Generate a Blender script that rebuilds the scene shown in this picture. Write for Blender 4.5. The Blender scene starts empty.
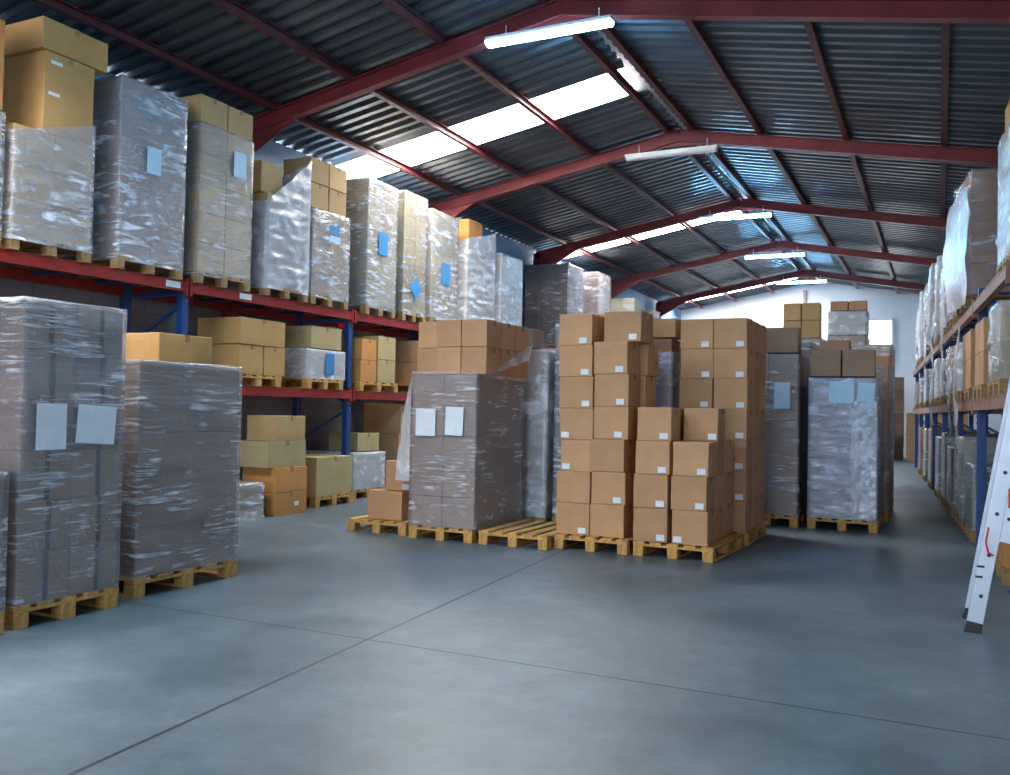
import bpy, bmesh, math, random
from math import sin, cos, pi, radians
from mathutils import Vector, Matrix, noise
random.seed(7)
sc = bpy.context.scene
COL = sc.collection
ORD = ['bottom', 'second', 'third', 'fourth', 'fifth', 'sixth', 'seventh', 'eighth']

# ------------------------------------------------------------------ materials
def nt(name):
    m = bpy.data.materials.new(name); m.use_nodes = True
    t = m.node_tree; b = t.nodes['Principled BSDF']
    return m, t, b
def N(t, kind, **kw):
    n = t.nodes.new(kind)
    for k, v in kw.items():
        if k in n.inputs.keys(): n.inputs[k].default_value = v
        else: setattr(n, k, v)
    return n
def L(t, a, b): t.links.new(a, b)
def coords(t, scale=(1, 1, 1)):
    c = N(t, 'ShaderNodeTexCoord'); mp = N(t, 'ShaderNodeMapping')
    mp.inputs['Scale'].default_value = scale
    L(t, c.outputs['Object'], mp.inputs['Vector'])
    return mp.outputs['Vector']
def ramp(t, fac, stops):
    r = N(t, 'ShaderNodeValToRGB'); e = r.color_ramp.elements
    while len(e) < len(stops): e.new(.5)
    for i, (p, c) in enumerate(stops):
        e[i].position = p; e[i].color = c if len(c) == 4 else (*c, 1)
    L(t, fac, r.inputs['Fac'])
    return r.outputs['Color']
def bump(t, b, h, strength=.3, dist=.01):
    n = N(t, 'ShaderNodeBump', Strength=strength, Distance=dist)
    L(t, h, n.inputs['Height']); L(t, n.outputs['Normal'], b.inputs['Normal'])

def cardboard(name, c, var=.18):
    m, t, b = nt(name)
    v = coords(t, (1, 1, 1))
    n1 = N(t, 'ShaderNodeTexNoise', Scale=3.0, Detail=4.0, Roughness=.6); L(t, v, n1.inputs['Vector'])
    oi = N(t, 'ShaderNodeObjectInfo')
    dark = tuple(x * (1 - var) for x in c); lite = tuple(min(1, x * (1 + var)) for x in c)
    a = ramp(t, oi.outputs['Random'], [(0, dark), (1, lite)])
    g = ramp(t, n1.outputs['Fac'], [(.3, (.86, .85, .84)), (.7, (1.06, 1.05, 1.04))])
    mx = N(t, 'ShaderNodeMix', data_type='RGBA', blend_type='MULTIPLY'); mx.inputs[0].default_value = 1
    L(t, a, mx.inputs[6]); L(t, g, mx.inputs[7]); L(t, mx.outputs[2], b.inputs['Base Color'])
    b.inputs['Roughness'].default_value = .72
    w = N(t, 'ShaderNodeTexWave', Scale=60.0, Distortion=.4); w.bands_direction = 'Z'; L(t, v, w.inputs['Vector'])
    bump(t, b, n1.outputs['Fac'], .25, .01)
    return m
def plain(name, c, rough=.5, metal=0, var=0, sc_=8):
    m, t, b = nt(name)
    b.inputs['Roughness'].default_value = rough; b.inputs['Metallic'].default_value = metal
    n1 = N(t, 'ShaderNodeTexNoise', Scale=float(sc_), Detail=5.0); L(t, coords(t), n1.inputs['Vector'])
    k = var or .06
    col = ramp(t, n1.outputs['Fac'], [(.3, tuple(x * (1 - k) for x in c)), (.7, tuple(min(1, x * (1 + k)) for x in c))])
    L(t, col, b.inputs['Base Color'])
    return m
def emis(name, c, s):
    m, t, b = nt(name)
    b.inputs['Base Color'].default_value = (.8, .8, .8, 1)
    b.inputs['Emission Color'].default_value = (*c, 1); b.inputs['Emission Strength'].default_value = s
    n1 = N(t, 'ShaderNodeTexNoise', Scale=1.5); L(t, coords(t), n1.inputs['Vector'])
    r = ramp(t, n1.outputs['Fac'], [(.3, tuple(x * .93 for x in c)), (.7, c)]); L(t, r, b.inputs['Emission Color'])
    return m
def film(name, base, amp, tint=(.84, .88, .96), zs=14, rough=.16):
    m, t, b = nt(name)
    oi = N(t, 'ShaderNodeObjectInfo')
    c = N(t, 'ShaderNodeTexCoord'); ad = N(t, 'ShaderNodeVectorMath', operation='ADD')
    sc3 = N(t, 'ShaderNodeVectorMath', operation='SCALE'); cb = N(t, 'ShaderNodeCombineXYZ')
    for i in range(3): L(t, oi.outputs['Random'], cb.inputs[i])
    L(t, cb.outputs[0], sc3.inputs[0]); sc3.inputs['Scale'].default_value = 37
    L(t, c.outputs['Object'], ad.inputs[0]); L(t, sc3.outputs[0], ad.inputs[1])
    mp = N(t, 'ShaderNodeMapping'); mp.inputs['Scale'].default_value = (2.6, 2.6, zs); mp.inputs['Rotation'].default_value = (.12, .1, .3)
    L(t, ad.outputs[0], mp.inputs['Vector'])
    n1 = N(t, 'ShaderNodeTexNoise', Scale=1.0, Detail=5.0, Roughness=.62, Distortion=.9); L(t, mp.outputs[0], n1.inputs['Vector'])
    mp2 = N(t, 'ShaderNodeMapping'); mp2.inputs['Scale'].default_value = (2.2, 2.2, 2.0); L(t, ad.outputs[0], mp2.inputs['Vector'])
    n2 = N(t, 'ShaderNodeTexNoise', Scale=1.0, Detail=3.0, Roughness=.5, Distortion=1.2); L(t, mp2.outputs[0], n2.inputs['Vector'])
    s = ramp(t, n1.outputs['Fac'], [(.50, (0, 0, 0)), (.62, (1, 1, 1))])
    s2 = ramp(t, n2.outputs['Fac'], [(.42, (.08, .08, .08)), (.60, (1, 1, 1))])
    mu = N(t, 'ShaderNodeMath', operation='MULTIPLY'); L(t, s, mu.inputs[0]); L(t, s2, mu.inputs[1])
    ma = N(t, 'ShaderNodeMath', operation='MULTIPLY_ADD'); ma.use_clamp = True
    L(t, mu.outputs[0], ma.inputs[0]); ma.inputs[1].default_value = amp; ma.inputs[2].default_value = base
    b.inputs['Base Color'].default_value = (*tint, 1); b.inputs['Roughness'].default_value = rough
    b.inputs['Specular IOR Level'].default_value = .6
    bn = N(t, 'ShaderNodeBump', Strength=.85, Distance=.03)
    L(t, n1.outputs['Fac'], bn.inputs['Height']); L(t, bn.outputs[0], b.inputs['Normal'])
    tr = N(t, 'ShaderNodeBsdfTransparent'); tr.inputs[0].default_value = (.93, .95, 1, 1)
    gl = N(t, 'ShaderNodeBsdfGlossy', Roughness=rough); gl.inputs[0].default_value = (.9, .95, 1, 1); L(t, bn.outputs[0], gl.inputs['Normal'])
    lw = N(t, 'ShaderNodeLayerWeight', Blend=.35); L(t, bn.outputs[0], lw.inputs['Normal'])
    g2 = N(t, 'ShaderNodeMath', operation='MULTIPLY_ADD'); L(t, lw.outputs['Fresnel'], g2.inputs[0]); g2.inputs[1].default_value = .5; g2.inputs[2].default_value = .05
    m1 = N(t, 'ShaderNodeMixShader'); L(t, g2.outputs[0], m1.inputs[0]); L(t, tr.outputs[0], m1.inputs[1]); L(t, gl.outputs[0], m1.inputs[2])
    m2 = N(t, 'ShaderNodeMixShader'); L(t, ma.outputs[0], m2.inputs[0]); L(t, m1.outputs[0], m2.inputs[1]); L(t, b.outputs[0], m2.inputs[2])
    L(t, m2.outputs[0], t.nodes['Material Output'].inputs['Surface'])
    return m
def wood(name, c):
    m, t, b = nt(name)
    n1 = N(t, 'ShaderNodeTexNoise', Scale=1.0, Detail=6.0, Distortion=.6); L(t, coords(t, (14, 2.2, 14)), n1.inputs['Vector'])
    col = ramp(t, n1.outputs['Fac'], [(.3, tuple(x * .6 for x in c)), (.7, tuple(min(1, x * 1.2) for x in c))])
    L(t, col, b.inputs['Base Color']); b.inputs['Roughness'].default_value = .7
    bump(t, b, n1.outputs['Fac'], .3, .004)
    return m

M = {}
M['kraft'] = cardboard('kraft_cardboard', (.58, .32, .16), .12)
M['kraft2'] = cardboard('pink_brown_cardboard', (.37, .225, .15), .08)
M['orange'] = cardboard('orange_cardboard', (.60, .27, .075))
M['tan'] = cardboard('tan_cardboard', (.56, .37, .17))
M['honey'] = cardboard('honey_cardboard', (.58, .34, .12), .05)
M['lilac'] = cardboard('lilac_grey_cardboard', (.42, .33, .33), .08)
M['olive'] = cardboard('pale_cardboard', (.52, .41, .20))
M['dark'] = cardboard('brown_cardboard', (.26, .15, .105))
M['film'] = film('stretch_film_clear', .13, .55)
M['film_mid'] = film('stretch_film_wrinkled', .24, .75)
M['film_blue'] = film('stretch_film_blueish', .34, .8, (.70, .78, 1.0), 10)
M['film_white'] = film('stretch_film_milky', .5, .6, (.9, .93, 1.0), 5, .22)
M['film_line'] = film('stretch_film_taut', .14, .7, (.92, .88, .90), 36)
M['film_sheet'] = film('stretch_film_loose', .55, .4, (.9, .93, 1.0), 4, .2)
M['wood'] = wood('pallet_wood', (.66, .36, .105))
M['wood_dark'] = wood('pallet_wood_dark', (.40, .24, .10))  # darker pallet wood for the right rack and the top beams
M['tape'] = plain('packing_tape', (.36, .22, .11), .25)
M['tape_clear'] = plain('packing_tape_pale', (.55, .42, .27), .2)
M['paper'] = plain('label_paper', (.82, .86, .90), .6)
M['paper_blue'] = plain('label_paper_blue', (.05, .25, .55), .5)
M['paper_lb'] = plain('label_paper_pale_blue', (.52, .76, .98), .5)
M['ink'] = plain('print_ink', (.05, .05, .06), .6)
M['red'] = plain('rack_red_paint', (.33, .022, .016), .4, 0, .15)
M['rafter'] = plain('oxide_red_steel_paint', (.25, .032, .035), .45, 0, .2, 3)
M['purlin'] = plain('dark_purlin_paint', (.115, .02, .025), .5, 0, .2, 3)
M['blue'] = plain('rack_blue_paint', (.015, .06, .22), .4, 0, .15)
M['alu'] = plain('ladder_aluminium', (.55, .60, .70), .35, .5)
M['black'] = plain('black_plastic', (.02, .02, .022), .5)
M['redplastic'] = plain('red_plastic', (.6, .02, .02), .4)
M['housing'] = plain('lamp_housing', (.7, .72, .74), .5)
M['lamp'] = emis('lamp_glow', (.22, .62, 1.0), 130)
M['lamp_off'] = plain('lamp_diffuser_unlit', (.75, .75, .78), .4)
M['sky'] = emis('skylight_daylight', (1.0, .97, .93), 34)
M['winlight'] = emis('window_daylight', (1.0, 1.0, 1.0), 6)
M['clad'] = plain('cladding_blue_light', (.22, .38, .58), .5)  # bluish light on the upper wall put into the cladding colour
M['beam2'] = plain('dull_rack_beam', (.30, .15, .11), .55, 0, .25)
M['gapshade'] = plain('dark_gap_band', (.06, .045, .045), .6)
M['post'] = plain('grey_pipe', (.3, .22, .25), .6)
M['ridge'] = plain('ridge_daylight_tone', (.75, .78, .82), .35, .3)  # pale colour stands in for daylight leaking through the ridge cap
# corrugated sheet
m, t, b = nt('corrugated_steel'); M['sheet'] = m
n1 = N(t, 'ShaderNodeTexNoise', Scale=1.0, Detail=5.0); L(t, coords(t, (.5, 2.5, 1)), n1.inputs['Vector'])
L(t, ramp(t, n1.outputs['Fac'], [(.3, (.07, .085, .105)), (.7, (.15, .165, .19))]), b.inputs['Base Color'])
b.inputs['Metallic'].default_value = .6; b.inputs['Roughness'].default_value = .36
n2 = N(t, 'ShaderNodeTexNoise', Scale=1.0, Detail=2.0, Distortion=1.0); L(t, coords(t, (1.1, 1.6, 1)), n2.inputs['Vector'])
bump(t, b, n2.outputs['Fac'], .6, .05)
# walls
m, t, b = nt('wall_plaster_white'); M['wallw'] = m
n1 = N(t, 'ShaderNodeTexNoise', Scale=.8, Detail=6.0); L(t, coords(t), n1.inputs['Vector'])
L(t, ramp(t, n1.outputs['Fac'], [(.3, (.70, .74, .80)), (.7, (.84, .87, .91))]), b.inputs['Base Color']); b.inputs['Roughness'].default_value = .8
m, t, b = nt('wall_block_grey'); M['wallg'] = m
br = N(t, 'ShaderNodeTexBrick', Scale=1.0); br.inputs['Color1'].default_value = (.30, .27, .30, 1); br.inputs['Color2'].default_value = (.25, .23, .26, 1)
br.inputs['Mortar'].default_value = (.2, .19, .21, 1); br.inputs['Brick Width'].default_value = .4; br.inputs['Row Height'].default_value = .2; br.inputs['Mortar Size'].default_value = .008
cc = N(t, 'ShaderNodeTexCoord'); sp = N(t, 'ShaderNodeSeparateXYZ'); cm = N(t, 'ShaderNodeCombineXYZ')
L(t, cc.outputs['Object'], sp.inputs[0]); L(t, sp.outputs[1], cm.inputs[0]); L(t, sp.outputs[2], cm.inputs[1]); L(t, cm.outputs[0], br.inputs['Vector'])
L(t, br.outputs['Color'], b.inputs['Base Color']); b.inputs['Roughness'].default_value = .85
# concrete floor with saw-cut joints
m, t, b = nt('concrete_floor'); M['floor'] = m
v = coords(t)
n1 = N(t, 'ShaderNodeTexNoise', Scale=.55, Detail=8.0, Roughness=.62, Distortion=.3); L(t, v, n1.inputs['Vector'])
n2 = N(t, 'ShaderNodeTexNoise', Scale=4.0, Detail=10.0, Roughness=.78); L(t, v, n2.inputs['Vector'])
n3 = N(t, 'ShaderNodeTexNoise', Scale=90.0, Detail=2.0); L(t, v, n3.inputs['Vector'])
c1 = ramp(t, n1.outputs['Fac'], [(.3, (.062, .092, .112)), (.5, (.112, .15, .175)), (.72, (.19, .235, .258))])
c2 = ramp(t, n2.outputs['Fac'], [(.3, (.70, .71, .73)), (.55, (1.0, 1.0, 1.0)), (.75, (1.3, 1.3, 1.28))])
mx = N(t, 'ShaderNodeMix', data_type='RGBA', blend_type='MULTIPLY'); mx.inputs[0].default_value = 1
L(t, c1, mx.inputs[6]); L(t, c2, mx.inputs[7])
sp = N(t, 'ShaderNodeSeparateXYZ'); L(t, v, sp.inputs[0])
def line_mask(xcoef, ycoef, off, period, width):
    a = N(t, 'ShaderNodeMath', operation='MULTIPLY_ADD'); L(t, sp.outputs[0], a.inputs[0]); a.inputs[1].default_value = xcoef; a.inputs[2].default_value = off
    c = N(t, 'ShaderNodeMath', operation='MULTIPLY_ADD'); L(t, sp.outputs[1], c.inputs[0]); c.inputs[1].default_value = ycoef; L(t, a.outputs[0], c.inputs[2])
    w = N(t, 'ShaderNodeMath', operation='PINGPONG'); L(t, c.outputs[0], w.inputs[0]); w.inputs[1].default_value = period
    l = N(t, 'ShaderNodeMath', operation='LESS_THAN'); L(t, w.outputs[0], l.inputs[0]); l.inputs[1].default_value = width
    return l.outputs[0]
ja = line_mask(1, .075, 2.837, 3.0, .012)
jb = line_mask(0, 1, -4.70, 3.0, .009)
jm = N(t, 'ShaderNodeMath', operation='MAXIMUM'); L(t, ja, jm.inputs[0]); L(t, jb, jm.inputs[1])
jx = N(t, 'ShaderNodeMix', data_type='RGBA'); L(t, jm.outputs[0], jx.inputs[0]); L(t, mx.outputs[2], jx.inputs[6]); jx.inputs[7].default_value = (.025, .03, .035, 1)
L(t, jx.outputs[2], b.inputs['Base Color'])
rr = ramp(t, n1.outputs['Fac'], [(.3, (.30, .30, .30)), (.7, (.56, .56, .56))]); L(t, rr, b.inputs['Roughness'])
ad = N(t, 'ShaderNodeMath', operation='ADD'); L(t, n2.outputs['Fac'], ad.inputs[0]); L(t, n3.outputs['Fac'], ad.inputs[1])
bump(t, b, ad.outputs[0], .12, .01)

# ------------------------------------------------------------------ mesh helpers
def box_bm(bm, c, s, rot=None, bevel=0):
    r = bmesh.ops.create_cube(bm, size=1)
    vs = r['verts']
    mat = Matrix.Diagonal((*s, 1))
    if rot is not None: mat = rot.to_4x4() @ mat
    mat = Matrix.Translation(c) @ mat
    bmesh.ops.transform(bm, matrix=mat, verts=vs)
    if bevel:
        es = list({e for v in vs for e in v.link_edges})
        bmesh.ops.bevel(bm, geom=es, offset=bevel, segments=2, profile=.6, affect='EDGES')
def bar_bm(bm, a, b_, w, h, up=Vector((0, 0, 1)), bevel=0):
    a = Vector(a); b_ = Vector(b_); d = b_ - a; l = d.length; d.normalize()
    s = d.cross(up)
    if s.length < 1e-4: s = Vector((1, 0, 0))
    s.normalize(); u = s.cross(d)
    R = Matrix((s, d, u)).transposed()
    box_bm(bm, (a + b_) / 2, (w, l, h), R, bevel)
def mesh(name, bm, mat, smooth=False):
    me = bpy.data.meshes.new(name); bm.to_mesh(me); bm.free()
    for m_ in (mat if isinstance(mat, (list, tuple)) else [mat]): me.materials.append(m_)
    if smooth:
        for p in me.polygons: p.use_smooth = True
    return me
def obj(name, me, parent=None, loc=(0, 0, 0), rot=(0, 0, 0)):
    o = bpy.data.objects.new(name, me); COL.objects.link(o)
    o.location = loc; o.rotation_euler = rot
    if parent: o.parent = parent
    return o
def ob(name, bm, mat, parent=None, loc=(0, 0, 0), rot=(0, 0, 0), smooth=False):
    return obj(name, mesh(name, bm, mat, smooth), parent, loc, rot)
def tag(o, label, cat, group=None):
    o['label'] = label; o['category'] = cat
    if group: o['group'] = group
    return o
def empty(name, loc, rz, label, cat, group=None):
    o = bpy.data.objects.new(name, None); COL.objects.link(o); o.empty_display_size = .1
    o.location = loc; o.rotation_euler = (0, 0, rz)
    return tag(o, label, cat, group)
def struct(name, bm, mat, smooth=False):
    o = ob(name, bm, mat, smooth=smooth); o['kind'] = 'structure'; return o

# ------------------------------------------------------------------ the hall
XL, XR, Y0, Y1 = -9.26, 1.95, -9.0, 35.0
RX, RZ, SL = -4.1, 6.45, .183
def rz_(x): return RZ - SL * abs(x - RX)
bm = bmesh.new(); box_bm(bm, ((XL + XR) / 2, (Y0 + Y1) / 2, -.1), (XR - XL + .6, Y1 - Y0 + .6, .2)); struct('floor', bm, M['floor'])
bm = bmesh.new(); box_bm(bm, (XL - .12, (Y0 + Y1) / 2, 2.1), (.24, Y1 - Y0 + .48, 4.2)); struct('wall_left', bm, M['wallg'])
bm = bmesh.new(); box_bm(bm, (XL - .02, (Y0 + Y1) / 2, (4.2 + rz_(XL)) / 2), (.02, Y1 - Y0 + .48, rz_(XL) - 4.2)); struct('trim_3', bm, M['clad'])
bm = bmesh.new(); box_bm(bm, (XR + .12, (Y0 + Y1) / 2, (rz_(XR) - .03) / 2), (.24, Y1 - Y0 + .48, rz_(XR) - .03)); struct('wall_right', bm, M['wallw'])
def prism_y(bm, pts, ya, yb):
    a = [bm.verts.new((x, ya, z)) for x, z in pts]; b2 = [bm.verts.new((x, yb, z)) for x, z in pts]
    n = len(pts)
    bm.faces.new(a); bm.faces.new(b2[::-1])
    for i in range(n): bm.faces.new((a[i], b2[i], b2[(i + 1) % n], a[(i + 1) % n]))
    bmesh.ops.recalc_face_normals(bm, faces=bm.faces[:])
bm = bmesh.new()
prism_y(bm, [(XL, 0), (XR, 0), (XR, rz_(XR) - .02), (RX, RZ - .02), (XL, rz_(XL) - .02)], Y1, Y1 + .25); struct('wall_back', bm, M['wallw'])
# wall behind the camera with a tall open roller-door bay
bm = bmesh.new()
dx0, dx1, dz = -7.2, .6, 4.6
for pts in ([(XL, 0), (dx0, 0), (dx0, rz_(dx0) - .02), (XL, rz_(XL) - .02)], [(dx1, 0), (XR, 0), (XR, rz_(XR) - .02), (dx1, rz_(dx1) - .02)],
            [(dx0, dz), (dx1, dz), (dx1, rz_(dx1) - .02), (RX, RZ - .02), (dx0, rz_(dx0) - .02)]):
    prism_y(bm, pts, Y0 - .25, Y0)
struct('wall_front', bm, M['wallw'])
# ground outside the open bay
bm = bmesh.new(); box_bm(bm, (-4, Y0 - 8.3, -.1), (30, 16, .2)); struct('ground_yard', bm, M['floor'])

PITCH = .25
def sheet_bm(bm, xa, xb, ya, yb, dz=0):
    prof = []
    n = int(round((yb - ya) / PITCH))
    for i in range(n):
        y = ya + i * PITCH
        for fy, fz in ((0, 0), (.36, 0), (.5, .06), (.86, .06)): prof.append((y + fy * PITCH, fz))
    prof.append((yb, 0))
    ra = [bm.verts.new((xa, y, rz_(xa) + z + dz)) for y, z in prof]
    rb = [bm.verts.new((xb, y, rz_(xb) + z + dz)) for y, z in prof]
    for i in range(len(prof) - 1): bm.faces.new((ra[i], ra[i + 1], rb[i + 1], rb[i]))
strips = [(3.25, 4.25), (12.35, 13.35), (21.4, 22.4), (32.5, 33.5)]  # first strip is unseen, added at a like spacing to light the floor
bm = bmesh.new()
y = Y0 - .25
for a, b_ in strips + [(Y1 + .25, None)]:
    yb = a
    sheet_bm(bm, XL - .09, RX - .05, y, yb); y = b_
sheet_bm(bm, RX + .05, XR + .3, Y0 - .25, Y1 + .25)
struct('ceiling', bm, M['sheet'])
for i, (a, b_) in enumerate(strips):
    bm = bmesh.new(); sheet_bm(bm, XL - .08, RX - .2, a, b_, .004)
    struct('window_%d' % (i + 1), bm, M['sky'])
bm = bmesh.new()
for s in (-1, 1):
    a = [bm.verts.new((RX, yy, RZ + .10)) for yy in (Y0 - .25, Y1 + .25)]
    b2 = [bm.verts.new((RX + s * .25, yy, RZ + .035)) for yy in (Y0 - .25, Y1 + .25)]
    bm.faces.new((a[0], a[1], b2[1], b2[0]))
struct('trim_1', bm, M['ridge'])
# bright opening and post on the gable wall
bm = bmesh.new()
box_bm(bm, (-2.15, Y1 - .03, 4.15), (1.15, .05, 1.5)); w5 = struct('window_5', bm, M['winlight'])
bm = bmesh.new()
for c, s in (((-2.15, Y1 - .05, 4.94), (1.3, .08, .08)), ((-2.15, Y1 - .05, 3.36), (1.3, .08, .08)), ((-2.76, Y1 - .05, 4.15), (.08, .08, 1.6)), ((-1.54, Y1 - .05, 4.15), (.08, .08, 1.6))): box_bm(bm, c, s)
ob('window_frame', bm, M['wallw'], w5)
bm = bmesh.new(); box_bm(bm, (-4.55, Y1 - .08, 3.05), (.1, .14, 6.1)); struct('trim_2', bm, M['post'])

# steel portal frames
rg = 'red steel portal frames of the roof'
def I_bar(bm, a, b_, h, w=.13):
    a = Vector(a); b_ = Vector(b_)
    bar_bm(bm, a, b_, w, .014); bar_bm(bm, a - Vector((0, 0, h)), b_ - Vector((0, 0, h)), w, .014)
    bar_bm(bm, a - Vector((0, 0, h / 2)), b_ - Vector((0, 0, h / 2)), .02, h)
frames = [-6.4, -1.0, 4.4, 9.8, 15.2, 20.6, 26.0, 31.4]
fl = {4: 'just above and in front of the camera', 9.8: 'crossing the top of the photo, nearest one in view', 15.2: 'second in view, carrying the unlit lamp',
      20.6: 'third in view, behind the unlit lamp', 26.0: 'fourth in view towards the white end wall', 31.4: 'last one before the white end wall'}
for y in frames:
    bm = bmesh.new(); TOP = -.115
    I_bar(bm, (XL + .1, y, rz_(XL + .1) + TOP), (RX, y, RZ + TOP), .19)
    I_bar(bm, (RX, y, RZ + TOP), (XR - .1, y, rz_(XR - .1) + TOP), .19)
    lab = 'dark red steel rafter frame, ' + fl.get(y, 'behind the camera, %s' % ('over the floor joint' if y == 4.4 else 'nearest the open bay' if y < -3 else 'midway to the open bay'))
    fr = ob('roof_rafter', bm, M['rafter']); tag(fr, lab, 'rafter', rg)
    bm = bmesh.new()
    for sx in (-1, 1): # apex gusset
        vs = [(RX, RZ + TOP - .19), (RX + sx * .7, RZ + TOP - .19 - .7 * SL), (RX, RZ + TOP - .30)]
    prism_y(bm, [(RX - .6, RZ + TOP - .19 - .6 * SL), (RX, RZ + TOP - .19), (RX + .6, RZ + TOP - .19 - .6 * SL), (RX, RZ + TOP - .27)], y - .012, y + .012)
    ob('gusset', bm, M['rafter'], fr)
    for xs, sg in ((XL + .13, 1), (XR - .13, -1)):
        bm = bmesh.new(); zt = rz_(xs) - .15
        box_bm(bm, (xs - .09 * 1, y, zt / 2), (.014, .14, zt)); box_bm(bm, (xs + .09, y, zt / 2), (.014, .14, zt)); box_bm(bm, (xs, y, zt / 2), (.18, .02, zt))
        ob('column', bm, M['rafter'], fr)
        bm = bmesh.new()
        x2 = xs + sg * 1.1
        prism_y(bm, [(xs, rz_(xs) + TOP - .19), (x2, rz_(x2) + TOP - .19), (xs + sg * .08, rz_(xs) + TOP - .55)], y - .03, y + .03)
        ob('haunch', bm, M['rafter'], fr)
pn = {-8.42: 'over the top pallets of the left rack', -7.12: 'second up from the left rack', -5.72: 'midway up the left slope, third from the rack',
      -4.32: 'on the left of the ridge', -3.9: 'on the right of the ridge', -2.75: 'first down the right slope from the ridge', -1.4: 'second down the right slope from the ridge', 0.0: 'third down the right slope, seen almost end on', 1.35: 'along the right eave above the rack'}
for x, d in pn.items():
    bm = bmesh.new(); z = rz_(x) - .06
    for c, s in (((x, 13, z), (.03, Y1 - Y0 - .1, .11)), ((x + .03, 13, z + .05), (.08, Y1 - Y0 - .1, .008)), ((x + .03, 13, z - .052), (.08, Y1 - Y0 - .1, .008))): box_bm(bm, c, s)
    tag(ob('roof_purlin', bm, M['purlin']), 'long dark red roof purlin ' + d, 'purlin', 'purlins under the roof sheets')
# fluorescent lamps
ld = {-1.0: 'behind the camera', 4.4: 'over the joint in the floor', 9.8: 'nearest and largest, by the first rafter', 15.2: 'switched off', 20.6: 'on the third rafter, first beyond the unlit lamp', 26.0: 'on the fourth rafter, second beyond the unlit lamp', 31.4: 'farthest, before the white end wall'}
for y, d in ld.items():
    off = y == 15.2
    r = empty('fluorescent_lamp', (-4.2, y - .16, 5.88), 0, ('grey unlit fluorescent tube lamp hanging under the second rafter' if off else 'glowing blue white fluorescent tube lamp ' + d), 'lamp', None if off else 'lit tube lamps under the rafters')
    bm = bmesh.new(); box_bm(bm, (0, 0, .05), (1.62, .14, .05), bevel=.008); ob('housing', bm, M['housing'], r)
    for s in (-1, 1):
        bm = bmesh.new(); bar_bm(bm, (s * .6, .1, .07), (s * .6, .1, .25), .012, .012); ob('hanger', bm, M['housing'], r)
    bm = bmesh.new()
    n = 10; pr = [(cos(pi + pi * i / n) * .075, sin(pi + pi * i / n) * .055 + .022) for i in range(n + 1)]
    A = [bm.verts.new((-.79, a, c)) for a, c in pr]; B = [bm.verts.new((.79, a, c)) for a, c in pr]
    for i in range(n): bm.faces.new((A[i], A[i + 1], B[i + 1], B[i]))
    bm.faces.new(A); bm.faces.new(B[::-1]); bm.faces.new((A[0], B[0], B[-1], A[-1])); bmesh.ops.recalc_face_normals(bm, faces=bm.faces[:])
    ob('diffuser', bm, M['lamp_off'] if off else M['lamp'], r)

# ------------------------------------------------------------------ pallets
_pc = {}
def pallet_parts(w, d, wd='wood'):
    k = (round(w, 2), round(d, 2), wd)
    if k in _pc: return _pc[k]
    bm = bmesh.new()
    n = 5
    bw = w * .145
    for i in range(n):
        x = -w / 2 + bw / 2 + (w - bw) * i / (n - 1)
        box_bm(bm, (x, 0, .133), (bw, d, .022), bevel=.003)
    for j in (-1, 0, 1): box_bm(bm, (0, j * (d / 2 - .05), .111), (w, .1, .022), bevel=.003)
    deck = mesh('deck', bm, M[wd])
    bm = bmesh.new(); box_bm(bm, (0, 0, .061), (.105, .11, .078), bevel=.006); block = mesh('block', bm, M[wd])
    bm = bmesh.new(); box_bm(bm, (0, 0, .011), (.1, d, .022), bevel=.003); run = mesh('runner', bm, M[wd])
    _pc[k] = (deck, block, run); return _pc[k]
def pallet(x, y, z, label, w=.8, d=1.2, rz=0, group='wooden pallets', rear=True):
    deck, block, run = pallet_parts(w, d, 'wood_dark' if 'right rack' in group or 'top beams' in group else 'wood')
    r = empty('wooden_pallet', (x, y, z), rz, label, 'pallet', group)
    obj('deck', deck, r)
    for i in (-1, 0, 1):
        for j in (-1, 0, 1): obj('block', block, r, (i * (w / 2 - .055), j * (d / 2 - .056), 0))
        obj('runner', run, r, (i * (w / 2 - .052), 0, 0))
    return r

# ------------------------------------------------------------------ cartons
_cc = {}
def carton_mesh(w, d, h, mat, seed=0):
    k = (round(w, 3), round(d, 3), round(h, 3), mat, seed)
    if k in _cc: return _cc[k]
    bm = bmesh.new()
    box_bm(bm, (0, 0, h / 2), (w, d, h))
    bmesh.ops.subdivide_edges(bm, edges=bm.edges[:], cuts=3, use_grid_fill=True)
    rnd = random.Random(hash((round(w * 1000), round(d * 1000), seed)) & 0xffff)
    ph = rnd.random() * 50
    for v in bm.verts:
        p = v.co.copy(); fx, fy, fz = abs(p.x) / (w / 2), abs(p.y) / (d / 2), abs(p.z - h / 2) / (h / 2)
        nn = noise.noise_vector(Vector((p.x * 3 + ph, p.y * 3, p.z * 3 + seed))) * .006
        if fx > .99: p.x += (1 if p.x > 0 else -1) * .004 * (1 - fy ** 2) * (1 - fz ** 2)
        if fy > .99: p.y += (1 if p.y > 0 else -1) * .004 * (1 - fx ** 2) * (1 - fz ** 2)
        nn.z = 0
        v.co = p + nn * (1 if p.z > .01 else .4)
    es = [e for e in bm.edges if len(e.link_faces) == 2 and e.calc_face_angle(0) > 1.0]
    bmesh.ops.bevel(bm, geom=es, offset=.005, segments=1, affect='EDGES')
    # flap slot along the top
    box_bm(bm, (0, 0, h - .0005), (w * .94, .004, .003))
    _cc[k] = mesh('cardboard_box', bm, M[mat]); return _cc[k]
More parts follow.
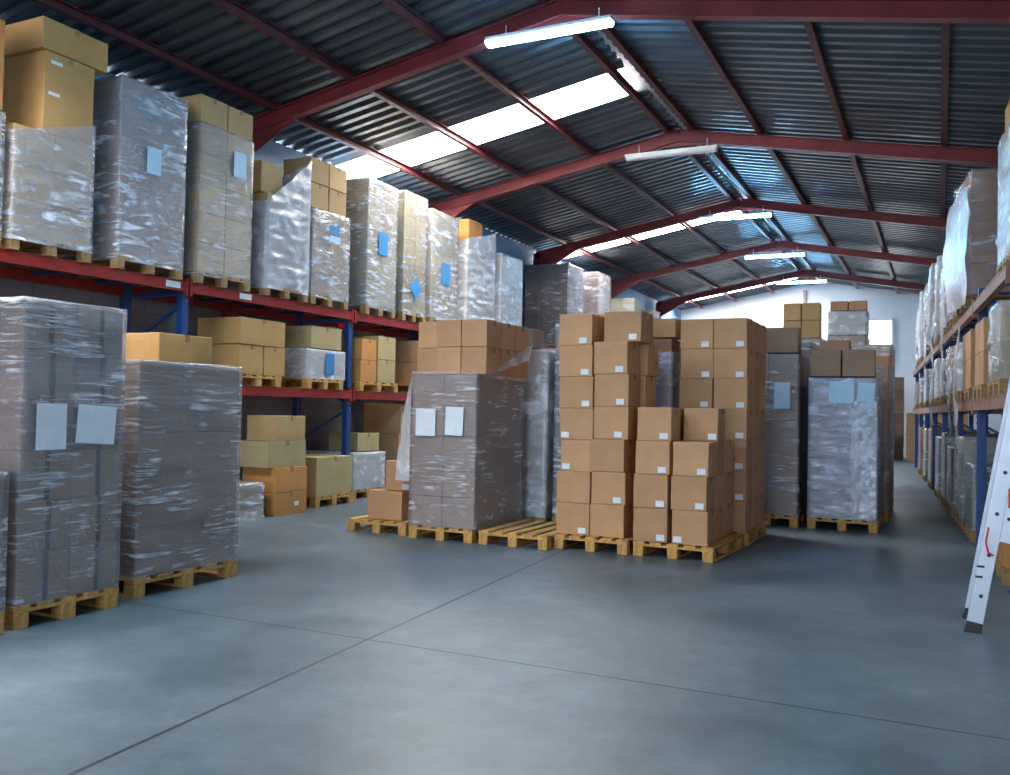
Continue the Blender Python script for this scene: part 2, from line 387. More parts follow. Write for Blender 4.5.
def tape_mesh(w, d, h, mat='tape'):
    k = ('t', round(w, 3), round(h, 3), mat)
    if k in _cc: return _cc[k]
    bm = bmesh.new(); e = .0065
    box_bm(bm, (0, 0, h + .0015), (w + 2 * e, .05, .002))
    for s in (-1, 1): box_bm(bm, (s * (w / 2 + e), 0, h - .03), (.0015, .05, .062))
    _cc[k] = mesh('tape', bm, M[mat]); return _cc[k]
def sticker_mesh(w, h, mat='paper', lines=False):
    k = ('s', w, h, mat)
    if k in _cc: return _cc[k]
    bm = bmesh.new(); box_bm(bm, (0, 0, 0), (w, .002, h))
    n0 = len(bm.faces)
    if lines and mat == 'paper':
        for i in range(4): box_bm(bm, (-w * .05 * (i % 2), -.0014, h * (.3 - .2 * i)), (w * (.75 - .12 * (i % 2)), .0012, h * .045))
    me = mesh('sticker', bm, [M[mat], M['ink']])
    for p in list(me.polygons)[n0:]: p.material_index = 1
    _cc[k] = me; return me
def carton(x, y, z, w, d, h, label, mat='kraft', rz=0, sticker=None, tape=True, group='cardboard boxes', seed=None, side=None, tmat='tape'):
    """x, y: centre; sticker: list of (face, u, v, w, h, mat); u, v from the face centre / base"""
    o = obj('cardboard_box', carton_mesh(w, d, h, mat, random.randint(0, 2) if seed is None else seed), None, (x, y, z), (0, 0, rz))
    tag(o, label, 'box', group)
    if tape: 
        if tape == 'y': obj('tape', tape_mesh(d, w, h, tmat), o, rot=(0, 0, pi / 2))
        else: obj('tape', tape_mesh(w, d, h, tmat), o)
    for f, u, v, sw, sh, sm in sticker or []:
        put_label(o, f, u, v, sw, sh, sm, w, d, .0085, 'sticker')
    return o
def put_label(o, f, u, v, sw, sh, sm, w, d, off, name, roll=0):
    me = sticker_mesh(sw, sh, sm)
    if f == 'f': l, r = (u, -d / 2 - off, v), 0
    elif f == 'r': l, r = (w / 2 + off, u, v), pi / 2
    elif f == 'l': l, r = (-w / 2 - off, u, v), -pi / 2
    else: l, r = (u, d / 2 + off, v), pi
    c = obj(name, me, o, l, (0, roll, r)); return c

# ------------------------------------------------------------------ stretch film
def film_bm(w, d, z0, tops, seed=0, amp=.010, flare=0.0, closed=False, off=.014, step=.045, billow=0):
    """tops: heights at corners (front-left, front-right, back-right, back-left)"""
    bm = bmesh.new(); hw, hd = w / 2 + off, d / 2 + off
    r = .02
    path = []
    cs = [(-hw, -hd), (hw, -hd), (hw, hd), (-hw, hd)]
    per = 0
    for i in range(4):
        a = Vector(cs[i]); b2 = Vector(cs[(i + 1) % 4]); l = (b2 - a).length; n = max(6, int(l / step))
        nrm = Vector((0, -1)) if i == 0 else Vector((1, 0)) if i == 1 else Vector((0, 1)) if i == 2 else Vector((-1, 0))
        for k in range(n):
            f = k / n
            cn = nrm.copy()
            if k == 0:
                pv = (Vector((-1, 0)), Vector((0, -1)), Vector((1, 0)), Vector((0, 1)))[i]; cn = (nrm + pv) * .5
            path.append((a.lerp(b2, f), cn, tops[i] * (1 - f) + tops[(i + 1) % 4] * f, per + l * f, min(f, 1 - f)))
        per += l
    zt = max(tops); rows = max(8, int((zt - z0) / .04))
    vs = []
    for j in range(rows + 1):
        row = []
        for (p, nn, tp, u, edge) in path:
            g = j / rows
            te = tp + noise.noise(Vector((u * 4, seed, 3))) * .03 * (0 if closed else 1)
            z = z0 + (te - z0) * g
            e = min(1, edge * 8 + .15)
            a = noise.noise(Vector((u * 2.6, z * 16, seed * 7.3))) * amp * e
            a += noise.noise(Vector((u * 9 + z * 5, z * 9, seed * 3.1))) * amp * .7 * e
            a += abs(noise.noise(Vector((u * 1.3 + z * 1.6, z * 2.2 - u, seed)))) * amp * 1.0 * e
            a = max(a, -off * .7)
            if flare and g < .12: a += flare * (1 - g / .12) * (.6 + .8 * abs(noise.noise(Vector((u * 5, seed, 0)))))
            if billow: a += billow * max(0, noise.noise(Vector((u * 2.3, z * .8, seed * 1.7))) + .35) * sin(pi * min(1, g * 1.05))
            row.append(bm.verts.new((p.x + nn.x * a, p.y + nn.y * a, z)))
        vs.append(row)
    n = len(path)
    for j in range(rows):
        for i in range(n): bm.faces.new((vs[j][i], vs[j][(i + 1) % n], vs[j + 1][(i + 1) % n], vs[j + 1][i]))
    if closed:
        ci = bm.verts.new((0, 0, zt + .012)); ring = []
        for q in (.75, .4):
            ring.append([bm.verts.new((v.co.x * q, v.co.y * q, zt + .01 + noise.noise(Vector((v.co.x * 6 * q, v.co.y * 6 * q, seed))) * .008)) for v in vs[-1]])
        prev = vs[-1]
        for rg_ in ring:
            for i in range(n): bm.faces.new((prev[i], prev[(i + 1) % n], rg_[(i + 1) % n], rg_[i]))
            prev = rg_
        for i in range(n): bm.faces.new((prev[i], prev[(i + 1) % n], ci))
    return bm
SEED = [0]
def load(x, y, z, w, d, h, label, nx=2, ny=3, nz=5, mat='kraft2', fm='film', rz=0, tops=None, papers=(), group='film-wrapped carton stacks', flare=.0, closed=None, amp=.010, billow=0, z0=.0, straps=False, film_on=True, lean=0):
    SEED[0] += 1
    r = empty('wrapped_carton_stack', (x, y, z), rz, label, 'wrapped stack', group)
    if lean: r.rotation_euler = (0, lean, rz)
    cw, cd, ch = w / nx, d / ny, h / nz
    for i in range(nx):
        for j in range(ny):
            for k in range(nz):
                if 0 < i < nx - 1 and 0 < j < ny - 1 and k < nz - 1: continue
                obj('carton', carton_mesh(cw - .004, cd - .004, ch - .003, mat, (i + j + k) % 2), r, (-w / 2 + cw * (i + .5), -d / 2 + cd * (j + .5), ch * k))
    if film_on:
        if closed is None: closed = tops is None
        tp = tops or [h] * 4
        ob('stretch_film', film_bm(w, d, z0, tp, SEED[0], amp, flare, closed, billow=billow), M[fm], r, smooth=True)
    for u in straps or ():  # dark strips painting the shade in the gaps between cartons
        b2 = bmesh.new()
        for k in range(nz): box_bm(b2, (w / 2 + .006, u + .012 * math.sin(k * 2.1), ch * (k + .5)), (.002, .035, ch * .97))
        ob('strap', b2, M['gapshade'], r)
    for p in papers:
        f, u, v, sw, sh, sm = p[:6]
        put_label(r, f, u, v, sw, sh, sm, w, d, .034, 'paper_label', p[6] if len(p) > 6 else 0)
    return r
Z = .146
def on_pallet(x0, x1, y0, y1, top, label, plabel, zb=0, turned=False, pg='wooden pallets', **kw):
    """stack and its pallet filling x0..x1, y0..y1; turned: 1.2 m side lies along X"""
    cx, cy = (x0 + x1) / 2, (y0 + y1) / 2
    w, d = x1 - x0, y1 - y0
    if turned: pallet(cx, cy, zb, plabel, d, w, pi / 2, pg)
    else: pallet(cx, cy, zb, plabel, w, d, kw.get('rz', 0), pg)
    return load(cx, cy, zb + Z, w - .03, d - .03, top - zb - Z, label, **kw)

# ================================================================== centre rows
fg = 'stacks on the open floor'
# --- pallet with the two loose boxes
pallet(-5.79, 9.25, 0, 'small wooden pallet at the left end of the front row, carrying two loose boxes')
carton(-5.75, 8.96, Z, .46, .40, .33, 'lower of the two brown boxes on the pallet left of the tall wrapped stack', 'kraft', 0)
carton(-5.62, 9.0, Z + .335, .36, .34, .34, 'upper of two brown boxes left of the tall wrapped stack, white sticker in its corner', 'kraft', .03, [('f', .10, .05, .09, .06, 'paper')])
# --- tall wrapped stack
pallet(-4.9, 9.16, 0, 'wooden pallet under the tall wrapped stack with two white paper sheets')
t1 = load(-4.89, 9.16, Z, .80, 1.17, 1.66, 'tall film-wrapped brown stack with two white paper sheets near its top, beside the empty pallet', 2, 3, 5, 'kraft2', 'film_line',
     tops=[1.70, 1.70, 2.1, 2.05], papers=[('f', -.21, 1.14, .25, .30, 'paper'), ('f', .15, 1.16, .22, .31, 'paper', .03)], flare=.03, closed=False)
bm = bmesh.new()   # loose tail of film hanging off the left side
g = []
for j in range(14):
    f = j / 13; row = []
    for i in range(6):
        e = i / 5
        row.append(bm.verts.new((-.44 - e * (.05 + .20 * f ** .6) , -.56 + .10 * e, 1.62 - f * 1.15 + .02 * noise.noise(Vector((i, j * .6, 2))))))
        row[-1].co.y += .03 * noise.noise(Vector((i * .9, j * .7, 5)))
    g.append(row)
for j in range(13):
    for i in range(5): bm.faces.new((g[j][i], g[j][i + 1], g[j + 1][i + 1], g[j + 1][i]))
ob('loose_film', bm, M['film_sheet'], t1, smooth=True)
bm = bmesh.new()   # film tail rising to the corner of the top boxes
g = []
for j in range(10):
    f = j / 9; row = []
    for i in range(8):
        e = i / 7
        row.append(bm.verts.new((.43 + .10 * f + .01 * noise.noise(Vector((i, j, 1))), -.56 + 1.15 * e, 1.64 + f * (.02 + .42 * e) + .015 * noise.noise(Vector((i * .8, j * .8, 9))))))
    g.append(row)
for j in range(9):
    for i in range(7): bm.faces.new((g[j][i], g[j][i + 1], g[j + 1][i + 1], g[j + 1][i]))
ob('loose_film', bm, M['film_sheet'], t1, smooth=True)
zz = Z + 1.672
for k in range(2):
    for i, (xx, dsc) in enumerate(((-5.17, 'left'), (-4.86, 'middle'), (-4.55, 'right'))):
        carton(xx, 8.78 + (.12 if i == 0 else 0), zz + k * .30, .305, .36, .297, f'brown box, {dsc} one in the {"upper" if k else "lower"} row on the stack with two paper sheets', 'kraft', .02 * (i - 1), group='boxes on top of the tall wrapped stack')
    carton(-4.57, 9.16, zz + k * .30, .33, .37, .297, f'brown box behind the right front box, {"upper" if k else "lower"} row on top of the tall wrapped stack', 'kraft', 0, group='boxes on top of the tall wrapped stack')
    carton(-4.57, 9.54, zz + k * .30, .33, .36, .297, f'rearmost brown box on the right, {"upper" if k else "lower"} row on top of the tall wrapped stack', 'kraft', 0, group='boxes on top of the tall wrapped stack')
# --- empty pallet
pallet(-4.03, 9.17, 0, 'empty wooden pallet in the front row, bare slats showing')
# --- six-seven high columns of stickered boxes
BW, BD, BH = .372, .378, .336
def column(x, y, n, desc, zb=Z, jit=.018, stick=None, group='stickered brown boxes stacked on the front pallets', mat='kraft', bw=BW, bd=BD, bh=BH):
    for k in range(n):
        dx, dy, rr_ = random.uniform(-jit, jit), random.uniform(-jit, jit) * .5, random.uniform(-.025, .025)
        s = None
        if stick and k in stick: s = [('f', stick[k], .05, .085, .06, 'paper')]
        pos = 'top' if k == n - 1 else ORD[k] + ('' if k == 0 else ' from bottom')
        carton(x + dx, y + dy, zb + k * (bh + .002), bw, bd, bh, f'{"stickered" if s else "plain"} brown box, {pos}, {desc}', mat, rr_, s, group=group)
pallet(-3.23, 9.35, 0, 'wooden pallet under the two tall columns of stickered boxes, right of the empty pallet', .8, 1.2)
pallet(-2.34, 9.36, 0, 'damaged wooden pallet at the front corner, under the low stickered boxes', .82, 1.2, -.05)
column(-3.45, 9.04, 7, 'in the tall column right of the empty pallet', stick={0: .11, 2: -.12, 3: -.12, 4: .11, 5: .11, 6: .09}, jit=.022, bh=.330)
column(-3.45, 9.43, 7, 'hidden behind the tall column by the empty pallet')
column(-3.07, 9.05, 6, 'in the second tall column from the empty pallet', stick={1: .10, 3: .08, 4: .10, 5: .10}, jit=.03)
column(-3.0, 9.46, 6, 'behind second tall column from the empty pallet')
carton(-2.97, 9.12, Z + 6 * (BH + .002), .41, .38, .32, 'brown box with white sticker, askew atop the second tall column from the empty pallet', 'kraft', -.06, [('f', .12, .05, .085, .06, 'paper')])
column(-2.60, 8.98, 4, 'in the lower column left of the front corner', stick={0: .11, 1: .10, 2: .10, 3: .10}, bw=.352)
column(-2.60, 9.38, 4, 'behind the lower column left of front corner', bw=.352)
column(-2.21, 8.97, 3, 'in the front corner column beside the aisle', stick={0: -.12, 1: .11, 2: .11}, jit=.012, bw=.355)
column(-2.21, 9.37, 4, 'in the aisle-side column right behind the front corner', stick={3: .12}, jit=.012, bw=.355)
column(-2.21, 9.77, 3, 'aisle-side column, third back from front corner', jit=.012, bw=.355)
# --- tall stack behind the corner
pallet(-2.28, 10.66, 0, 'wooden pallet under the tall stickered stack beside the aisle, behind the corner pallet')
g5 = 'boxes of the tall stack beside the aisle'
for i, (xx, nm) in enumerate(((-2.48, 'left'), (-2.095, 'right'))):
    column(xx, 10.25, 7, f'{nm} front column of tall stack behind corner pallet', stick={k: .11 if i else .10 for k in range(1, 7)}, jit=.006, group=g5)
column(-2.095, 10.635, 7, 'middle aisle-side column of tall stack behind corner pallet', jit=.006, group=g5)
column(-2.095, 11.02, 7, 'rear aisle-side column of tall stack behind corner pallet', jit=.006, group=g5)
# --- second row wrapped stacks
on_pallet(-5.12, -4.27, 10.0, 11.2, 2.18, 'silvery wrapped stack behind the empty pallet, left one', 'pallet beneath the silvery wrapped stack behind the empty pallet', fm='film_white', nz=5, amp=.018)
carton(-4.72, 10.3, 2.2, .36, .36, .25, 'small brown box on the silvery wrapped stack behind the empty pallet', 'dark', .05)
on_pallet(-4.2, -3.4, 10.05, 11.25, 2.5, 'tall pale wrapped stack behind the first tall column of stickered boxes', 'pallet beneath the tall pale wrapped stack in the second row', fm='film_mid', nz=6)
on_pallet(-3.32, -2.76, 10.1, 11.2, 2.30, 'wrapped stack in the second row seen over the low corner boxes', 'pallet beneath the wrapped stack seen over the low corner boxes', fm='film_blue', nz=6, tops=[2.0, 2.0, 2.0, 2.0])
carton(-2.9, 10.3, 2.31, .34, .4, .22, 'brown box on the wrapped stack seen over the low corner boxes', 'kraft')
# --- third row
on_pallet(-2.42, -1.63, 12.1, 13.3, 2.24, 'wrapped stack with a pale blue sheet, between the tall stickered and bluish wrapped stacks', 'pallet under the wrapped stack with one pale blue sheet', fm='film', nz=5, amp=.018, papers=[('f', .18, 1.55, .2, .34, 'paper_lb')], mat='kraft2')
carton(-1.88, 12.36, 2.26, .42, .42, .33, 'plain brown box on the wrapped stack left of the blue wrapped one', 'kraft2', .03)
carton(-2.3, 12.4, 2.26, .36, .42, .3, 'brown box half hidden on top of the third row, behind the tall stickered stack', 'kraft', .03)
on_pallet(-1.52, -.68, 12.1, 13.3, 1.93, 'bluish silver wrapped stack with two pale blue sheets, nearest the aisle in the third row', 'pallet under the bluish wrapped stack beside the aisle', fm='film_blue', nz=5, nx=2, amp=.02, mat='lilac',
          papers=[('f', -.02, 1.60, .30, .28, 'paper_lb'), ('f', .27, 1.57, .2, .30, 'paper_lb', .05)])
rs = [o for o in COL.objects if o.get('label', '').startswith('bluish silver wrapped stack')][0]
bm = bmesh.new(); g = []
for j in range(44):
    z_ = .03 + j * .034; row = []
    for i in range(12):
        e = i / 11
        row.append(bm.verts.new((.10 + .30 * e + .03 * noise.noise(Vector((j * .22, 2, i * .1))) * (1 - e), -.605 - .045 * abs(noise.noise(Vector((e * 2.5, z_ * 7, 4)))) - .02 * noise.noise(Vector((e * 6, z_ * 15, 8))), z_)))
    g.append(row)
for j in range(43):
    for i in range(11): bm.faces.new((g[j][i], g[j][i + 1], g[j + 1][i + 1], g[j + 1][i]))
ob('loose_film', bm, M['film_sheet'], rs, smooth=True)
for i, (xx, nm) in enumerate(((-1.32, 'left'), (-.93, 'right'))):
    carton(xx, 12.33, 1.95, .36 + .02 * i, .38, .345, f'brown box, {nm} one of two on the bluish wrapped stack beside the aisle', 'kraft2', .02)
on_pallet(-1.55, -.62, 13.45, 14.65, 2.3, 'brown wrapped stack directly behind the bluish one, beside the aisle', 'pallet under the brown stack behind the bluish one', fm='film', nz=6, mat='kraft', tops=[2.1, 2.0, 2.1, 2.1])
carton(-1.36, 13.75, 2.32, .4, .4, .2, 'low brown box on the stack behind the bluish wrapped one, left side', 'kraft2', 0)
on_pallet(-1.5, -.66, 14.8, 16.0, 2.55, 'third stack back along the aisle, film over its top boxes', 'pallet under the third stack back along the aisle', fm='film_mid', nz=6, mat='kraft')
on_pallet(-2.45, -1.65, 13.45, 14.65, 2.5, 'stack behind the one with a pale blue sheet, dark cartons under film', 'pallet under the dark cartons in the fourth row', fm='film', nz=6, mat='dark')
# --- further rows
on_pallet(-3.35, -2.55, 12.1, 13.3, 2.3, 'third-row wrapped stack hidden behind the tall stickered stack', 'pallet of the third-row stack behind the tall stickered stack', fm='film', nz=5, mat='kraft')
on_pallet(-3.05, -2.2, 19.6, 20.8, 3.05, 'far double-height stack left of the two bright box groups', 'pallet of the far double-height stack on the left', fm='film_mid', nz=8, mat='kraft')
for i in range(2):
    for k in range(2):
        carton(-2.82 + .37 * i, 19.9, 3.07 + k * .37, .35, .5, .36, f'pale tan box high up, {"upper" if k else "lower"} {"right" if i else "left"} of the four on the far left stack', 'tan', .03 * i, group='boxes high up at the back')
on_pallet(-2.1, -1.35, 19.6, 20.8, 3.1, 'far double-height stack on the right, under a silvery wrapped top', 'pallet of the far double-height stack on the right', fm='film_mid', nz=8, mat='kraft')
load(-1.73, 20.1, 3.12, .72, .7, .5, 'silvery wrapped bundle high at the back, right of the pale tan boxes', 2, 2, 2, 'kraft2', 'film_white')
for i in range(2): carton(-1.9 + .36 * i, 20.0, 3.64, .34, .4, .19, f'flat brown box, {"right" if i else "left"} one on the silvery wrapped bundle at the back', 'kraft', .04 * i, group='boxes high up at the back')
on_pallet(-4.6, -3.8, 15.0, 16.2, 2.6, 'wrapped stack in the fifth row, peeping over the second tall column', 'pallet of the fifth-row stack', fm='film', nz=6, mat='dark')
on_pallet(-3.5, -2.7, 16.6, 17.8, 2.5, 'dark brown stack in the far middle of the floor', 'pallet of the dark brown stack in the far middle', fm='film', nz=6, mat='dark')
on_pallet(-1.75, -.9, 17.0, 18.2, 2.2, 'stack farther along the aisle, left of the passage to the end wall', 'pallet farther along the aisle', fm='film', nz=6, mat='kraft')
# far end boxes left of the aisle
fe = 'boxes in front of the white end wall'
k_ = 0
for xx, yy, n in ((-2.0, 33.2, 5), (-1.35, 33.5, 7), (-.75, 33.2, 4), (-1.7, 32.2, 3), (-.05, 33.3, 6), (.6, 33.3, 5)):
    for k in range(n):
        nm = ('leftmost column', 'tallest column', 'third column from the right', 'front low column', 'second column from the right', 'column nearest the right wall')[k_]
        carton(xx, yy, k * .40, .5, .5, .395, f'brown box at the far end wall, {"top" if k == n-1 else ORD[k]}, {nm}', 'dark' if k_ == 1 else 'kraft', .05 * random.uniform(-1, 1), group=fe, tape=False)
    k_ += 1

# ================================================================== left floor stacks
on_pallet(-6.4, -5.2, 3.76, 4.56, 2.10, 'tallest wrapped stack at the left edge, two pale paper sheets on its side', 'pallet under the wrapped stack with two pale sheets at the left', turned=True, nx=3, ny=2, nz=6, fm='film_line', straps=(-.18, .21), mat='kraft2',
          papers=[('r', -.19, 1.13, .22, .30, 'paper', .0), ('r', .155, 1.14, .31, .26, 'paper', .07)])
on_pallet(-6.5, -5.3, 4.78, 5.86, 1.76, 'grey brown wrapped stack with wrinkled film, right of the one with two pale sheets', 'pallet under the wrinkled grey brown stack on the left', turned=True, nx=3, ny=1, nz=3, fm='film_line', mat='kraft2', amp=.014)
on_pallet(-6.35, -5.17, 2.85, 3.68, 1.0, 'low wrapped stack cut by the left edge of the photo', 'pallet under the low stack at the left photo edge', turned=True, nx=3, ny=2, nz=3, fm='film', mat='kraft2')

# ================================================================== racks
def rack(name, ox, oy, rz, posts, levels, depth, label, mir, bm_mats=('red',), plates=(), zt_=2.93):
    """local +Y runs along the rack, local x=0 is the front face, rack body towards -x*mir"""
    r = empty(name, (ox, oy, 0), rz, label, 'pallet rack')
    zt = zt_
    pb = bmesh.new(); box_bm(pb, (0, 0, zt / 2), (.09, .10, zt), bevel=.008)
    for i in range(28):
        for s in (-1, 1): pass
    pm = mesh('upright_post', pb, M['blue'])
    fb = bmesh.new(); box_bm(fb, (0, 0, .004), (.14, .15, .008)); fm_ = mesh('foot_plate', fb, M['blue'])
    br = bmesh.new()
    zs = [.22 + i * .62 for i in range(5)]
    for i in range(4):
        a, b2 = ((0, -mir * depth) if i % 2 == 0 else (-mir * depth, 0))
        bar_bm(br, (a, 0, zs[i]), (b2, 0, zs[i + 1] - .05), .03, .045, up=Vector((0, 1, 0)))
    for z_ in (.2, 2.75): bar_bm(br, (0, 0, z_), (-mir * depth, 0, z_), .03, .045)
    bm_ = mesh('brace', br, M['blue'])
    sb = bmesh.new(); box_bm(sb, (0, 0, 0), (depth - .12, .06, .03)); cs_m = mesh('cross_support', sb, M['blue'])
    for y_ in posts:
        for xx in (-mir * .05, -mir * (depth - .05)):
            p = obj('upright_post', pm, r, (xx, y_, 0)); obj('foot_plate', fm_, p)
        obj('brace', bm_, r, (-mir * 0.0, y_, 0))
    for a, b2 in zip(posts[:-1], posts[1:]):
        for z_ in levels:
            for xx in (mir * .025 - mir * .05 + mir * .05, -mir * (depth - .03)):
                b_m = bmesh.new(); l = b2 - a - .11
                box_bm(b_m, (0, 0, -.06), (.05, l, .115), bevel=.006)
                box_bm(b_m, (0, 0, -.115), (.062, l, .012)); box_bm(b_m, (0, 0, -.005), (.062, l, .012))
                for e in (-1, 1): box_bm(b_m, (0, e * (l / 2 + .02), -.06), (.058, .04, .2))
                bo = ob('beam', b_m, M[bm_mats[0]], r, (xx, (a + b2) / 2, z_))
                if xx == mir * .025 and (round(a, 1), z_) in plates:
                    bmp = bmesh.new(); box_bm(bmp, (mir * .034, plates[(round(a, 1), z_)], -.055), (.004, .22, .075)); ob('location_plate', bmp, M['paper'], bo)
            for q in range(4):
                obj('cross_support', cs_m, r, (-mir * depth / 2, a + (b2 - a) * (q + .5) / 4, z_ - .03))
    return r
LX = -8.1
LZ = (1.68, 2.88)
rack('pallet_rack', LX, 0, 0, [1.25, 4.6, 7.95, 11.3, 14.65, 18.0, 21.35, 24.7, 28.05], LZ, 1.05, 'long pallet rack with blue posts and red beams along the left wall', 1,
     plates={(4.6, 2.88): 1.42, (8.0, 2.88): -.72, (7.9, 2.88): -.72})
ltg = 'wrapped stacks on the top beams of the left rack'
zb = LZ[1] + .002
def lt(y0, y1, top, label, pl, x0=-9.12, x1=-7.98, **kw):
    kw.setdefault('z0', -.05)
    kw.setdefault('nx', 3); kw.setdefault('ny', 2); kw.setdefault('nz', 5)
    return on_pallet(x0, x1, y0, y1, top, label, pl, zb=zb, turned=True, group=ltg, pg='pallets on the top beams of the left rack', **kw)
# 1 wrapped lower half with orange boxes above
lt(5.6, 6.52, 4.1, 'crumpled silvery wrapped stack below the tall orange brown box, top left of the rack', 'pallet under the crumpled silvery stack at the left end of the rack top', nz=3, mat='tan', fm='film_mid', amp=.03, flare=.02, tops=[1.0, 1.0, 1.30, 1.1], closed=False)
carton(-8.32, 6.22, 4.105, .62, .58, .82, 'tall orange brown box with two small white stickers, top left of the rack', 'honey', 0, [('r', -.16, .72, .13, .035, 'paper'), ('r', -.18, .40, .13, .035, 'paper')])
carton(-8.30, 6.27, 4.93, .62, .77, .31, 'flatter box lying on the tall orange brown box, top left under the roof', 'honey', 0)
lt(4.62, 5.52, 4.16, 'wrapped stack at the very left end of the rack top, mostly beyond the photo edge', 'pallet at the very left end of the rack top', nz=3, mat='tan', fm='film_mid')
carton(-8.31, 5.26, 4.18, .62, .48, .85, 'brown box cut by the left photo edge beside the tall orange brown box', 'orange', 0)
lt(6.84, 7.78, 4.99, 'tall wrapped stack with one pale sheet, second along the left rack top', 'pallet under the second tall stack on the left rack top', nz=5, mat='kraft2', fm='film_mid', papers=[('r', -.02, 1.12, .20, .30, 'paper_lb')])
lt(8.0, 8.92, 4.82, 'tall wrapped stack with a light blue square sheet, third along the left rack top', 'pallet under the third stack on the left rack top', nz=5, mat='tan', fm='film_line', tops=[1.8, 1.8, 1.8, 1.75], closed=False, papers=[('r', .20, 1.42, .22, .32, 'paper_lb')])
for i, yy in enumerate((8.23, 8.69)): carton(-8.28, yy, 4.83, .56, .44, .33, f'tan box, {"right" if i else "left"} of two capping the third stack on the left rack top', 'tan', 0)
lt(9.2, 10.1, 4.25, 'crumpled white stack with film pulled to a peak, fourth along the left rack top', 'pallet under the stack with film pulled to a peak', nz=4, mat='tan', fm='film_white', tops=[1.2, 1.1, 1.85, 1.5], closed=False, amp=.03)
carton(-8.36, 9.4, 4.26, .55, .42, .42, 'open-looking tan box behind the peak of film on the left rack top', 'tan', 0)
lt(10.16, 11.05, 4.25, 'wrinkled pale stack with a bright blue label, fifth along the left rack top', 'pallet under the stack with the bright blue label', nz=4, mat='tan', fm='film_mid', amp=.03, papers=[('r', .05, .98, .26, .12, 'paper_blue'), ('r', .05, .84, .26, .09, 'paper_lb')])
for i in range(2):
    for k in range(2):
        carton(-8.30, 10.38 + .44 * i, 4.27 + k * .36, .5, .42, .35, f'tan box, {"upper" if k else "lower"} {"right" if i else "left"} of the four on the stack with the bright blue label', 'tan', 0)
lt(11.5, 12.34, 5.0, 'tall bright stack with a dark blue square label, sixth along the left rack top', 'pallet under the sixth stack on the left rack top', nz=5, mat='olive', fm='film_mid', papers=[('r', .0, 1.0, .26, .36, 'paper_blue')])
lt(12.55, 13.3, 5.04, 'tall pale stack with a blue diamond label, seventh along the left rack top', 'pallet under the stack with the blue diamond label', nz=5, mat='olive', fm='film', papers=[('r', .0, .42, .27, .27, 'paper_blue', .785)])
lt(13.45, 14.4, 4.92, 'tall pale stack with a blue label, eighth along the left rack top', 'pallet under the eighth stack on the left rack top', nz=5, mat='olive', fm='film_mid', papers=[('r', .0, .8, .30, .38, 'paper_blue')])
lt(14.75, 15.95, 4.55, 'loosely filmed stack below a small orange box, ninth along the left rack top', 'pallet under the ninth stack on the left rack top', nz=4, mat='orange', fm='film_white', amp=.03, tops=[1.4, 1.6, 1.9, 1.8], closed=False)
carton(-8.25, 15.1, 4.57, .5, .55, .45, 'small orange box half under film atop the ninth stack on the left rack', 'orange', 0)
lt(16.2, 17.25, 4.6, 'pale wrapped stack, tenth along the left rack top, below the blue lit wall', 'pallet under the tenth stack on the left rack top', nz=4, mat='olive', fm='film_white')
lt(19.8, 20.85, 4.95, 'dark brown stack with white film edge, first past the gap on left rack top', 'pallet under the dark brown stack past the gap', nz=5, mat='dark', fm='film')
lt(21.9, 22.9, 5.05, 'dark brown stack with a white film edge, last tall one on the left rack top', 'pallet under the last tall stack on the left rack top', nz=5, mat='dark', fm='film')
lt(25.0, 25.95, 4.75, 'pale stack beyond the two dark brown ones on the left rack top', 'pallet under the pale stack near the far end of the left rack', nz=4, mat='olive', fm='film')
lt(26.6, 27.6, 4.6, 'orange tinted stack at the far end of the left rack top', 'pallet at the far end of the left rack top', nz=4, mat='orange', fm='film')
# middle level
zm = LZ[0] + .002
def lm(y0, y1, pl, x0=-9.1, x1=-8.0): pallet((x0 + x1) / 2, (y0 + y1) / 2, zm, pl, y1 - y0, x1 - x0, pi / 2, 'pallets on the middle beams of the left rack')
mg = 'boxes on the middle beams of the left rack'
carton(-6.08, 5.72, 1.79, .56, .60, .235, 'low wide orange brown box lying on the wrinkled grey brown stack', 'honey', 0)
carton(-6.6, 5.6, 1.79, .4, .4, .26, 'orange box behind the low wide one on the grey brown stack', 'orange', 0)
lm(8.72, 9.6, 'pallet below the big tan boxes on the middle beams')
carton(-8.35, 9.0, zm + Z, .7, .44, .38, 'tan box, lower left of the big tan group on the middle beams', 'honey', 0, group=mg)
carton(-8.35, 9.45, zm + Z, .7, .42, .38, 'tan box, lower right of the big tan group on the middle beams', 'honey', 0, group=mg)
carton(-8.35, 9.2, zm + Z + .385, .72, .88, .34, 'widest tan box lying on the tan group on the middle beams', 'honey', .02, group=mg)
lm(10.15, 11.0, 'yellow pallet below the film wrapped boxes left of the blue post, middle beams')
load(-8.5, 10.6, zm + Z, .95, .86, .42, 'film wrapped box with a blue sheet, left of the blue post on the middle beams', 2, 1, 1, 'olive', 'film_white', papers=[('r', .05, .22, .2, .30, 'paper_blue')])
carton(-8.38, 10.62, zm + Z + .44, .68, .72, .31, 'pale box on the film wrapped one with a blue sheet, middle beams', 'olive', 0, group=mg)
lm(11.42, 12.5, 'pallet right of the blue post on the middle beams')
carton(-8.2, 11.66, zm + Z, .38, .42, .33, 'orange box, lower one right of the blue post on the middle beams', 'orange', 0, group=mg)
carton(-8.2, 11.66, zm + Z + .335, .38, .42, .33, 'orange box, upper one right of the blue post on the middle beams', 'orange', 0.03, group=mg)
for k in range(2): carton(-8.25, 12.15, zm + Z + k * .37, .5, .5, .365, f'pale tan box, {"upper" if k else "lower"} of two behind the tall wrapped stack on the middle beams', 'olive', 0, group=mg)
lm(13.0, 13.9, 'pallet at the middle beams hidden beyond the tall wrapped stack')
